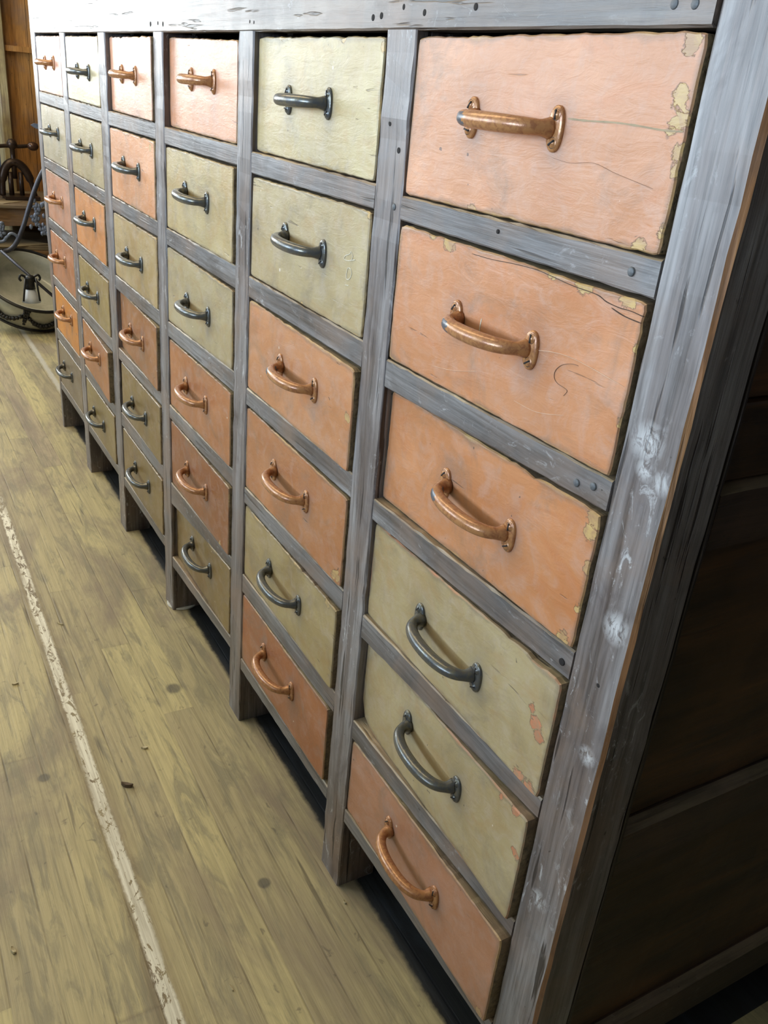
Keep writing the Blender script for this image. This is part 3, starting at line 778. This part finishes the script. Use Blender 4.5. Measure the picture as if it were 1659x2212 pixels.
# marks on the drawer fronts --------------------------------------
def stroke(dr, name, pts, w, mt, proud=0.0004):
    x0, x1, ztl, ztr, zbr, zbl, eL, eR, hx, hz = DR[dr]
    P3 = smooth_path([(x, 0, z) for x, z in pts], 5)
    bm = bmesh.new(); L = []
    for i, p in enumerate(P3):
        d = (P3[min(i + 1, len(P3) - 1)] - P3[max(i - 1, 0)]).normalized()
        nrm = Vector((-d.z, 0, d.x))
        ww = w * (0.6 + 0.6 * abs(noise.noise(p * 90))) * (1 if 0 < i < len(P3) - 1 else .3)
        y = eL + (eR - eL) * (p.x - x0) / (x1 - x0) - proud
        a = p + nrm * ww / 2; b_ = p - nrm * ww / 2
        L.append([bm.verts.new((a.x, y, a.z)), bm.verts.new((b_.x, y, b_.z)), bm.verts.new((b_.x, y + 0.0012, b_.z)), bm.verts.new((a.x, y + 0.0012, a.z))])
    for i in range(len(L) - 1):
        for k in range(4): bm.faces.new((L[i][k], L[i][(k + 1) % 4], L[i + 1][(k + 1) % 4], L[i + 1][k]))
    return part(name, bm, mt, parent=DOBJ[dr])
stroke((2, 2), 'chalk_mark', [(-0.4643, 0.9404), (-0.4696, 0.9442), (-0.4715, 0.9412), (-0.484, 0.9361), (-0.4846, 0.9322), (-0.475, 0.9325), (-0.4635, 0.9353), (-0.4578, 0.9369)], 0.0011, M['chalk'])
stroke((2, 2), 'chalk_mark', [(-0.4643, 0.9404), (-0.4650, 0.937), (-0.4691, 0.9336)], 0.0010, M['chalk'])
stroke((2, 2), 'chalk_mark', [(-0.4737, 0.9247), (-0.4664, 0.924), (-0.4643, 0.9185), (-0.4682, 0.9128), (-0.4752, 0.9108), (-0.4773, 0.9163), (-0.4757, 0.9221), (-0.4737, 0.9247)], 0.0011, M['chalk'])
stroke((2, 2), 'chalk_mark', [(-0.479, 0.9034), (-0.4693, 0.9044)], 0.0008, M['chalk'])
stroke((1, 2), 'pencil_mark', [(-0.0592, 0.929), (-0.0676, 0.9281), (-0.0784, 0.924), (-0.0851, 0.9172), (-0.0852, 0.911), (-0.0799, 0.9074), (-0.0705, 0.9063), (-0.0664, 0.9048), (-0.0698, 0.8996)], 0.0005, M['pencil'])
stroke((1, 2), 'crack', [(-0.229, 0.9868), (-0.1978, 0.9877), (-0.1633, 0.9904), (-0.1309, 0.9918), (-0.1058, 0.9904), (-0.0818, 0.9888), (-0.0539, 0.9885), (-0.0414, 0.9856), (-0.0265, 0.9845), (-0.0142, 0.985), (-0.0005, 0.9841)], 0.0008, M['crack'])
stroke((1, 2), 'crack', [(-0.035, 0.9825), (-0.02, 0.9798), (-0.002, 0.979)], 0.0011, M['crack'])
stroke((1, 1), 'filler_line', [(-0.1244, 1.1103), (-0.0998, 1.1103), (-0.0693, 1.1112), (-0.0451, 1.1107), (-0.0222, 1.1098), (-0.002, 1.1103)], 0.0018, M['tan'])
stroke((1, 1), 'crack', [(-0.1364, 1.0805), (-0.1128, 1.0788), (-0.0862, 1.0816), (-0.0592, 1.077), (-0.0192, 1.0714)], 0.0003, M['pencil'])
stroke((1, 2), 'scratch', [(-0.1993, 0.9328), (-0.2002, 0.9273), (-0.2001, 0.9202)], 0.0014, M['chalk'])
stroke((1, 2), 'scratch', [(-0.2737, 0.8645), (-0.2372, 0.8707), (-0.195, 0.8826)], 0.0005, M['scratch'])
stroke((1, 2), 'scratch', [(-0.1197, 0.9255), (-0.072, 0.9331), (-0.0048, 0.9288)], 0.0006, M['scratch'])
stroke((1, 2), 'scratch', [(-0.1334, 0.8739), (-0.0996, 0.8746), (-0.0643, 0.8841)], 0.0005, M['scratch'])

# nails and nail holes in the frame -------------------------------
def disc(name, x, z, r, y, mt, dome=0.0008):
    bm = bmesh.new(); rg = []
    for (k, yy) in ((1.0, 0.002), (1.0, -0.0002), (0.8, -dome), (0.0, -dome * 1.1)):
        rg.append([bm.verts.new((x + r * k * math.cos(2 * math.pi * i / 14), y + yy, z + r * k * math.sin(2 * math.pi * i / 14))) for i in range(14)])
    for i in range(3):
        for k in range(14): bm.faces.new((rg[i][k], rg[i][(k + 1) % 14], rg[i + 1][(k + 1) % 14], rg[i + 1][k]))
    return part(name, bm, mt, True)
for x, z in ((-0.0234, 1.0123), (-0.0352, 0.8338), (-0.0156, 0.839), (-0.3796, 1.007), (-0.0347, 1.1867), (-0.0163, 1.1863)):
    disc('nail_head', x, z, 0.0036, 0.0, M['nail'])
for x, z, r in ((-0.0084, 0.6669, .0036), (-0.4571, 1.1842, .0032), (-0.4394, 1.1856, .0032), (-0.1932, 1.0129, .002), (-0.3946, 1.1925, .003),
             (-0.4027, 1.0875, .0035), (-0.3805, 1.0627, .003), (-1.2823, 1.1851, .004), (-1.2067, 1.1845, .004), (-1.2367, 1.1861, .003), (-0.79, 1.183, .0025), (-0.805, 1.184, .0025), (0.0588 - 0.02, 0.674, .002), (-0.355, 1.187, .003), (-0.27, 1.19, .003)):
    disc('nail_hole', x, z, r, 0.0, M['hole'], 0.0003)

# carcass: bottom, back, left end, framed right side -----------------
bm = bmesh.new(); box(bm, -2.436, 0.05, 0.041, 0.57, 0.118, 0.132); part('bottom_board', bm, M['dark'])
bm = bmesh.new(); box(bm, -2.50, 0.055, 0.571, 0.585, 0.10, 1.315); part('back_board', bm, M['dark'])
bm = bmesh.new(); box(bm, -2.46, -2.4375, 0.066, 0.57, 0.10, 1.315); part('end_board', bm, M['dark'])
for a, b in POSTS:
    bm = bmesh.new(); box(bm, a + 0.018, b - 0.018, 0.066, 0.57, 0.133, 1.315); part('partition_board', bm, M['dark'])
    bm = bmesh.new(); plank(bm, 'z', 0, 0.117, a, b, 0.50, 0.56, 0.002, 0.0005, 0.03); part('rear_leg', bm, M['post'])
SX = 0.0625
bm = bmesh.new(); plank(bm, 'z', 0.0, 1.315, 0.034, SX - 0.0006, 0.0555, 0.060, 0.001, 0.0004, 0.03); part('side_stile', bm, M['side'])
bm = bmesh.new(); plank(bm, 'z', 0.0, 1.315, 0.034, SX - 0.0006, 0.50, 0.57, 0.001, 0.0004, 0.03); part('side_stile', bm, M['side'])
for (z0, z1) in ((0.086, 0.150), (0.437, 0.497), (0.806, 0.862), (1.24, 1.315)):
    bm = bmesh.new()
    # rail with a sloped top edge, painted paler for light from above
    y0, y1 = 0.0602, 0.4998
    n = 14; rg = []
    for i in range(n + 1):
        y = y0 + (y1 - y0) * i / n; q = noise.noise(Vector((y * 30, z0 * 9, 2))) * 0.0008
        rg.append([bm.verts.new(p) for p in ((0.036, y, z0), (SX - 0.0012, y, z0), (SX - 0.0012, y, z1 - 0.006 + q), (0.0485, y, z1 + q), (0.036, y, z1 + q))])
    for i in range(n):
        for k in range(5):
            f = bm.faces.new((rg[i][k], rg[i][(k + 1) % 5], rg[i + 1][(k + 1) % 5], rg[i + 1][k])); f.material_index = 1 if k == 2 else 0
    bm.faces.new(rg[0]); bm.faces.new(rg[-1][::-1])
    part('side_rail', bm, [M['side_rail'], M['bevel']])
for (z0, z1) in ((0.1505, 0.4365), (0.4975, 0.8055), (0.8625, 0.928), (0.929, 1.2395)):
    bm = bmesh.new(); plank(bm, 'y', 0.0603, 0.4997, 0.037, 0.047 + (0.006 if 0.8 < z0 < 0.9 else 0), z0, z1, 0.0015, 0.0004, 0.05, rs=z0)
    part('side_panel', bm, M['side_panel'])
# white plastic disc under the fourth leg from the left
bm = bmesh.new(); lathe(bm, [(0.0, 0.0), (0.034, 0.0), (0.035, 0.002), (0.034, 0.004), (0.0, 0.004)], (-1.240, 0.030, 0.0), 32); part('floor_protector', bm, M['white'], label='white plastic disc under one leg')

# ---------------------------------------------------------------- bits lying on the floor
def chip(x, y, L, w, h, rot, mt, label, name='wood_chip', cat='wood chip', curl=0.3):
    bm = bmesh.new(); n = 7; rg = []
    for i in range(n + 1):
        t = i / n * 2 - 1; ww = w * (1 - 0.55 * abs(t) ** 2) / 2 * (1 + 0.3 * noise.noise(Vector((i * 1.3, x * 9, 0))))
        z = h * curl * (t * t) ; px = t * L / 2
        rg.append([bm.verts.new((px, -ww, z)), bm.verts.new((px, ww * 0.8, z)), bm.verts.new((px, ww * 0.7, z + h * .6)), bm.verts.new((px, -ww * .8, z + h))])
    for i in range(n):
        for k in range(4): bm.faces.new((rg[i][k], rg[i][(k + 1) % 4], rg[i + 1][(k + 1) % 4], rg[i + 1][k]))
    bm.faces.new(rg[0]); bm.faces.new(rg[-1][::-1]); fix(bm)
    o = link_mesh(name, bm, mt); o.location = (x, y, 0.0002); o.rotation_euler = (0, 0, rot)
    return tag(o, label, cat)
chip(-0.708, -0.2355, 0.020, 0.011, 0.006, 0.9, M['chipdark'], 'curled brown bark chip on the floor just right of the white painted line')
chip(-0.4582, -0.4564, 0.011, 0.007, 0.004, 0.2, M['chipwood'], 'blocky pale crumb on the floor left of the white line, nearest the viewer')
chip(-1.0673, -0.3621, 0.012, 0.006, 0.003, 1.5, M['chipwood'], 'small pale sliver on the floor left of the white painted line, the farther one')
chip(-1.2491, -0.242, 0.016, 0.004, 0.002, 0.7, M['chipwood'], 'thin pale splinter on the floor right of the far part of the white line')
chip(-0.7889, -0.1836, 0.012, 0.008, 0.003, 1.1, M['chipwood'], 'flat pale flake on the floor beyond the curled bark chip')
chip(-0.2767, -0.2062, 0.010, 0.003, 0.002, 0.1, M['chipwood'], 'tiny pale shaving on the floor near the bottom edge, right of the line')
chip(-0.3346, -0.0028, 0.006, 0.004, 0.003, 0.1, M['chipwood'], 'tiny pale crumb on the floor beside the foot of the nearest inner leg')

# ---------------------------------------------------------------- background beyond the left end
# chandelier lying on the floor: tilted glass bowl with bronze rings, garlands and curved arms
ch = empty('chandelier', (-3.74, 0.17, 0), 'glass bowl chandelier with dark metal rings and garlands leaning on the floor beyond the cabinet', 'chandelier')
CC = Vector(ch.location)
nrm = Vector((0.5377, 0.2177, 1)).normalized()
cu = Vector((0, 1, 0)).cross(nrm).normalized(); cv = nrm.cross(cu)
RM = Matrix((cu, cv, nrm)).transposed()
BC = Vector((-3.7435, 0.1313, 0.2052)) - CC + Vector((0, 0, 0.004))
def bpart(name, bm, mt, smooth=True, parent=None):
    fix(bm); return link_mesh(name, bm, mt, parent or ch, smooth)
bm = bmesh.new()
prof = [(0.198, 0.0), (0.203, -0.05), (0.207, -0.105), (0.17, -0.128), (0.10, -0.140), (0.0, -0.144)]
inner = [(r - 0.005 if r > 0.01 else 0.0, z + (0.0 if i < 3 else 0.006)) for i, (r, z) in enumerate(prof)]
lathe(bm, prof[::-1] + inner, BC, 56, 0, RM)
bowl = bpart('bowl', bm, M['glass'])
for nm, R0, zz, w, hgt in (('upper_ring', 0.2075, 0.0, 0.0065, 0.0075), ('lower_ring', 0.212, -0.108, 0.0055, 0.006)):
    bm = bmesh.new()
    pf = [(R0 + w * math.cos(t * math.pi / 4 + .39), zz + hgt * math.sin(t * math.pi / 4 + .39)) for t in range(8)]
    lathe(bm, pf + [pf[0]], BC, 64, 0, RM); bpart(nm, bm, M['bronze'])
# garlands: leaf and flower lumps hanging in swags between drops
def on_drum(t, z, out=0.003):
    r = 0.2005 + 0.006 * (-z / 0.1) + out
    return BC + RM @ Vector((r * math.cos(t), r * math.sin(t), z))
def blob(bm, c, r, sx=1, sy=1, sz=1, seed=0):
    res = bmesh.ops.create_icosphere(bm, subdivisions=1, radius=r)
    for v in res['verts']:
        k = 1 + 0.35 * noise.noise(v.co * (2.0 / r) + Vector((seed, 0, 0)))
        v.co = Vector((v.co.x * sx, v.co.y * sy, v.co.z * sz)) * k + c
for g_ in range(8):
    t0 = -1.05 + g_ * math.pi / 4; bm = bmesh.new()
    for i in range(13):
        u = (i + 0.5) / 13; t = t0 + u * math.pi / 4
        z = -0.018 - 0.062 * (1 - (2 * u - 1) ** 2) ** 0.8
        big = 0.010 + 0.005 * math.sin(math.pi * u) + (0.002 if i % 2 else 0)
        blob(bm, on_drum(t, z, 0.008), big * 0.8, 1, 1, 0.9, g_ * 20 + i)
    tube(bm, [on_drum(t0 + u / 20 * math.pi / 4, -0.016 - 0.062 * (1 - (2 * u / 20 - 1) ** 2) ** 0.8, 0.002) for u in range(21)], 0.0025, 6)
    bpart('garland', bm, M['bronze'])
    bm = bmesh.new()
    for i in range(6):
        z = -0.012 - i * 0.014
        for s in (-1, 0, 1):
            blob(bm, on_drum(t0 + s * 0.045 * (1 - i / 7), z, 0.007), 0.0075 * (1 - i * 0.09), 1, 1, 1.3, i * 3 + s)
    bpart('leaf_drop', bm, M['bronze'])
# bar across the bowl and the central socket with its bell glass
bm = bmesh.new(); tube(bm, [Vector((-3.78, 0.02, 0.332)) - CC, Vector((-3.60, 0.205, 0.158)) - CC], 0.0068, 8); bpart('cross_bar', bm, M['armmetal'])
sc = Vector((-3.66, 0.112, 0.205)) - CC
bm = bmesh.new(); lathe(bm, [(0.0, 0.045), (0.016, 0.042), (0.024, 0.03), (0.018, 0.02), (0.020, 0.0), (0.022, -0.015), (0.0, -0.015)], sc, 20)
for s in (-1, 1):
    tube(bm, smooth_path([sc + Vector((0, s * .015, .035)), sc + Vector((0, s * .035, .045)), sc + Vector((0, s * .043, .03)), sc + Vector((0, s * .036, .02))], 4), 0.005, 8)
bpart('socket', bm, M['bronze'])
bm = bmesh.new(); lathe(bm, [(0.016, -0.012), (0.023, -0.025), (0.030, -0.05), (0.040, -0.072), (0.037, -0.072), (0.027, -0.05), (0.018, -0.02)], sc, 28); bpart('lamp_shade', bm, M['shade'])
for s in (-1, 1):
    bm = bmesh.new(); tube(bm, [sc + Vector((0.025, s * 0.022, 0.035)), sc + Vector((0.035, s * 0.034 - .004, -0.062))], 0.0042, 8); bpart('prong', bm, M['bronze'])
# curved arm rising behind the cabinet end
bm = bmesh.new(); tube(bm, [Vector(p) - CC for p in smooth_path([(-3.9, -0.02, 0.300), (-3.9, 0.0307, 0.3066), (-3.9, 0.0703, 0.3127), (-3.9, 0.1026, 0.3434), (-3.9, 0.1384, 0.4149), (-3.9, 0.1689, 0.4957), (-3.9, 0.201, 0.5757), (-3.9, 0.236, 0.6454), (-3.9, 0.30, 0.74)])], 0.0105, 12)
bpart('arm', bm, M['armmetal'])
def scroll(pts, rad, leaves, seed, x):
    bm = bmesh.new(); path = smooth_path([Vector((x, a, b_)) for a, b_ in pts], 6)
    tube(bm, [p - CC for p in path], rad, 8)
    for i in range(0, len(path), 2):
        for k in range(leaves):
            q = path[i] - CC + Vector((noise.noise(Vector((i, k, seed))) * .012, noise.noise(Vector((i * .77 + .3, k * 1.3 + .4, seed + 5.2))) * 0.045, noise.noise(Vector((i * .63 + 4.1, k * 1.7 + .2, seed + .6))) * .04))
            blob(bm, q, 0.0085, 1, 1.0 + .5 * (k % 2), 1.5 - .5 * (k % 2), i + k + seed)
    return bpart('leaf_scroll', bm, M['bluegrey'])
scroll([(0.222, 0.512), (0.206, 0.49), (0.197, 0.452), (0.210, 0.415), (0.236, 0.385), (0.262, 0.37)], 0.006, 3, 1, -3.9)
scroll([(-0.02, 0.345), (0.045, 0.350), (0.062, 0.366), (0.084, 0.385), (0.106, 0.376), (0.116, 0.352)], 0.0065, 0, 2, -3.9)
scroll([(-0.01, 0.43), (0.025, 0.425), (0.04, 0.405), (0.03, 0.385)], 0.006, 3, 3, -3.9)
bm = bmesh.new()
lp = [(-3.9, 0.2056, 0.8431), (-3.9, 0.222, 0.851), (-3.9, 0.245, 0.848), (-3.9, 0.245, 0.826), (-3.9, 0.222, 0.832)]
f1 = [bm.verts.new(Vector(p) - CC) for p in lp]; f2 = [bm.verts.new(Vector(p) - CC + Vector((-0.006, 0, 0))) for p in lp]
bm.faces.new(f1); bm.faces.new(f2[::-1])
for i in range(5): bm.faces.new((f1[i], f1[(i + 1) % 5], f2[(i + 1) % 5], f2[i]))
tube(bm, [Vector(p) - CC for p in ((-3.903, 0.24, 0.838), (-3.91, 0.29, 0.80), (-3.9, 0.30, 0.74))], 0.004, 6)
bpart('metal_leaf', bm, M['bluegrey'], False)

# bench with the screw press
be = empty('work_bench', (-4.40, 0.25, 0), 'low brown wooden bench under the screw press, against the boarded wall', 'bench')
def bnp(name, bm, mt):
    fix(bm); o = link_mesh(name, bm, mt); o.data.transform(Matrix.Translation(-Vector(be.location))); o.parent = be; return o
bm = bmesh.new(); plank(bm, 'y', -0.45, 0.9, -4.69, -4.16, 0.455, 0.472, 0.003, 0.001, 0.1); bnp('bench_top', bm, M['bench_top'])
bm = bmesh.new(); plank(bm, 'y', -0.43, 0.88, -4.21, -4.19, 0.37, 0.4545, 0.003, 0.001, 0.1); bnp('apron', bm, M['bench'])
bm = bmesh.new(); plank(bm, 'y', -0.43, 0.88, -4.66, -4.20, 0.255, 0.275, 0.003, 0.001, 0.1); bnp('shelf', bm, M['bench_top'])
bm = bmesh.new(); plank(bm, 'y', -0.43, 0.88, -4.225, -4.20, 0.02, 0.2545, 0.003, 0.001, 0.1); bnp('lower_board', bm, M['bench'])
for yy in (-0.42, 0.84):
    for xx in (-4.66, -4.25):
        bm = bmesh.new(); plank(bm, 'z', 0, 0.4545, xx, xx + 0.035, yy, yy + 0.035, 0.002, 0.0005, 0.1); bnp('leg', bm, M['bench'])
def sheet(name, pts, z, mt, label, cat):
    bm = bmesh.new(); a = [bm.verts.new((x, y, z)) for x, y in pts]; b_ = [bm.verts.new((x, y, z + 0.003)) for x, y in pts]
    bm.faces.new(a[::-1]); bm.faces.new(b_)
    n = len(pts)
    for i in range(n): bm.faces.new((a[i], a[(i + 1) % n], b_[(i + 1) % n], b_[i]))
    fix(bm); return tag(link_mesh(name, bm, mt), label, cat)
sheet('paper_sheet', [(-4.20, -0.15), (-4.18, 0.10), (-4.27, 0.20), (-4.28, -0.14)], 0.4725, M['paper'], 'tan sheet of paper lying on the bench in front of the screw press', 'paper')
sheet('cardboard_sheet', [(-4.21, -0.15), (-4.17, 0.12), (-4.24, 0.30), (-4.5, 0.10), (-4.5, -0.12)], 0.277, M['paper'], 'pale pointed sheet of cardboard on the bench shelf above the glass bowl', 'cardboard')
pr = empty('screw_press', (-4.38, 0.19, 0.4755), 'dark cast iron screw press with ball-ended cross handle standing on the bench', 'press')
def ppart(name, bm, mt, smooth=True):
    fix(bm); return link_mesh(name, bm, mt, pr, smooth)
bm = bmesh.new(); box(bm, -0.06, 0.07, -0.06, 0.10, 0.0, 0.014); ppart('base_plate', bm, M['cast'], False)
bm = bmesh.new()
tube(bm, smooth_path([(0, -0.062, 0.010), (0, -0.056, 0.09), (0, -0.035, 0.145), (0, 0.0, 0.165), (0, 0.040, 0.145), (0, 0.070, 0.09), (0, 0.088, 0.010)], 5), [0.014] * 5 + [0.020] * 21 + [0.012] * 5, 10)
tube(bm, [(0, -0.02, 0.014), (0, -0.02, 0.12)], 0.012, 10); tube(bm, [(0, 0.028, 0.014), (0, 0.028, 0.12)], 0.011, 10)
ppart('arch_frame', bm, M['cast'])
bm = bmesh.new(); lathe(bm, [(0.0, 0.09), (0.012, 0.09), (0.012, 0.15), (0.022, 0.165), (0.011, 0.18), (0.011, 0.225), (0.024, 0.235), (0.024, 0.252), (0.016, 0.268), (0.0, 0.272)], (0, 0, 0), 20); ppart('screw', bm, M['cast'])
bm = bmesh.new(); tube(bm, smooth_path([(0.01, -0.085, 0.232), (0, -0.03, 0.238), (0, 0.03, 0.238), (-0.01, 0.075, 0.242)], 5), 0.009, 10); ppart('cross_handle', bm, M['cast'])
for yy, zz in ((-0.098, 0.236), (0.096, 0.242)):
    bm = bmesh.new(); bmesh.ops.create_uvsphere(bm, u_segments=16, v_segments=10, radius=0.021)
    for v in bm.verts: v.co.y *= 1.25; v.co += Vector((0, yy, zz))
    ppart('knob', bm, M['ball'])
# dark cloth heap at the left edge
hp = empty('cloth_bundle', (-4.42, -0.05, 0.4735), 'dark brown cloth bundle with a pale yellow top on the bench, left of the press', 'cloth')
def heap(name, x, y, z, rx, ry, rz, mt, seed):
    bm = bmesh.new(); bmesh.ops.create_icosphere(bm, subdivisions=4, radius=1)
    for v in bm.verts:
        n_ = v.co.copy(); k = 1 + 0.12 * noise.noise(n_ * 2.2 + Vector((seed, 0, 0))) + 0.05 * noise.noise(n_ * 6)
        v.co = Vector((n_.x * rx * k + x, n_.y * ry * k + y, max(0.0, n_.z * rz * k + z)))
    fix(bm); return link_mesh(name, bm, mt, hp, True)
heap('dark_fold', 0, 0.0, 0.15, 0.13, 0.115, 0.19, M['cloth'], 1)
heap('pale_fold', -0.02, 0.0, 0.345, 0.09, 0.095, 0.055, M['yellowcloth'], 4)
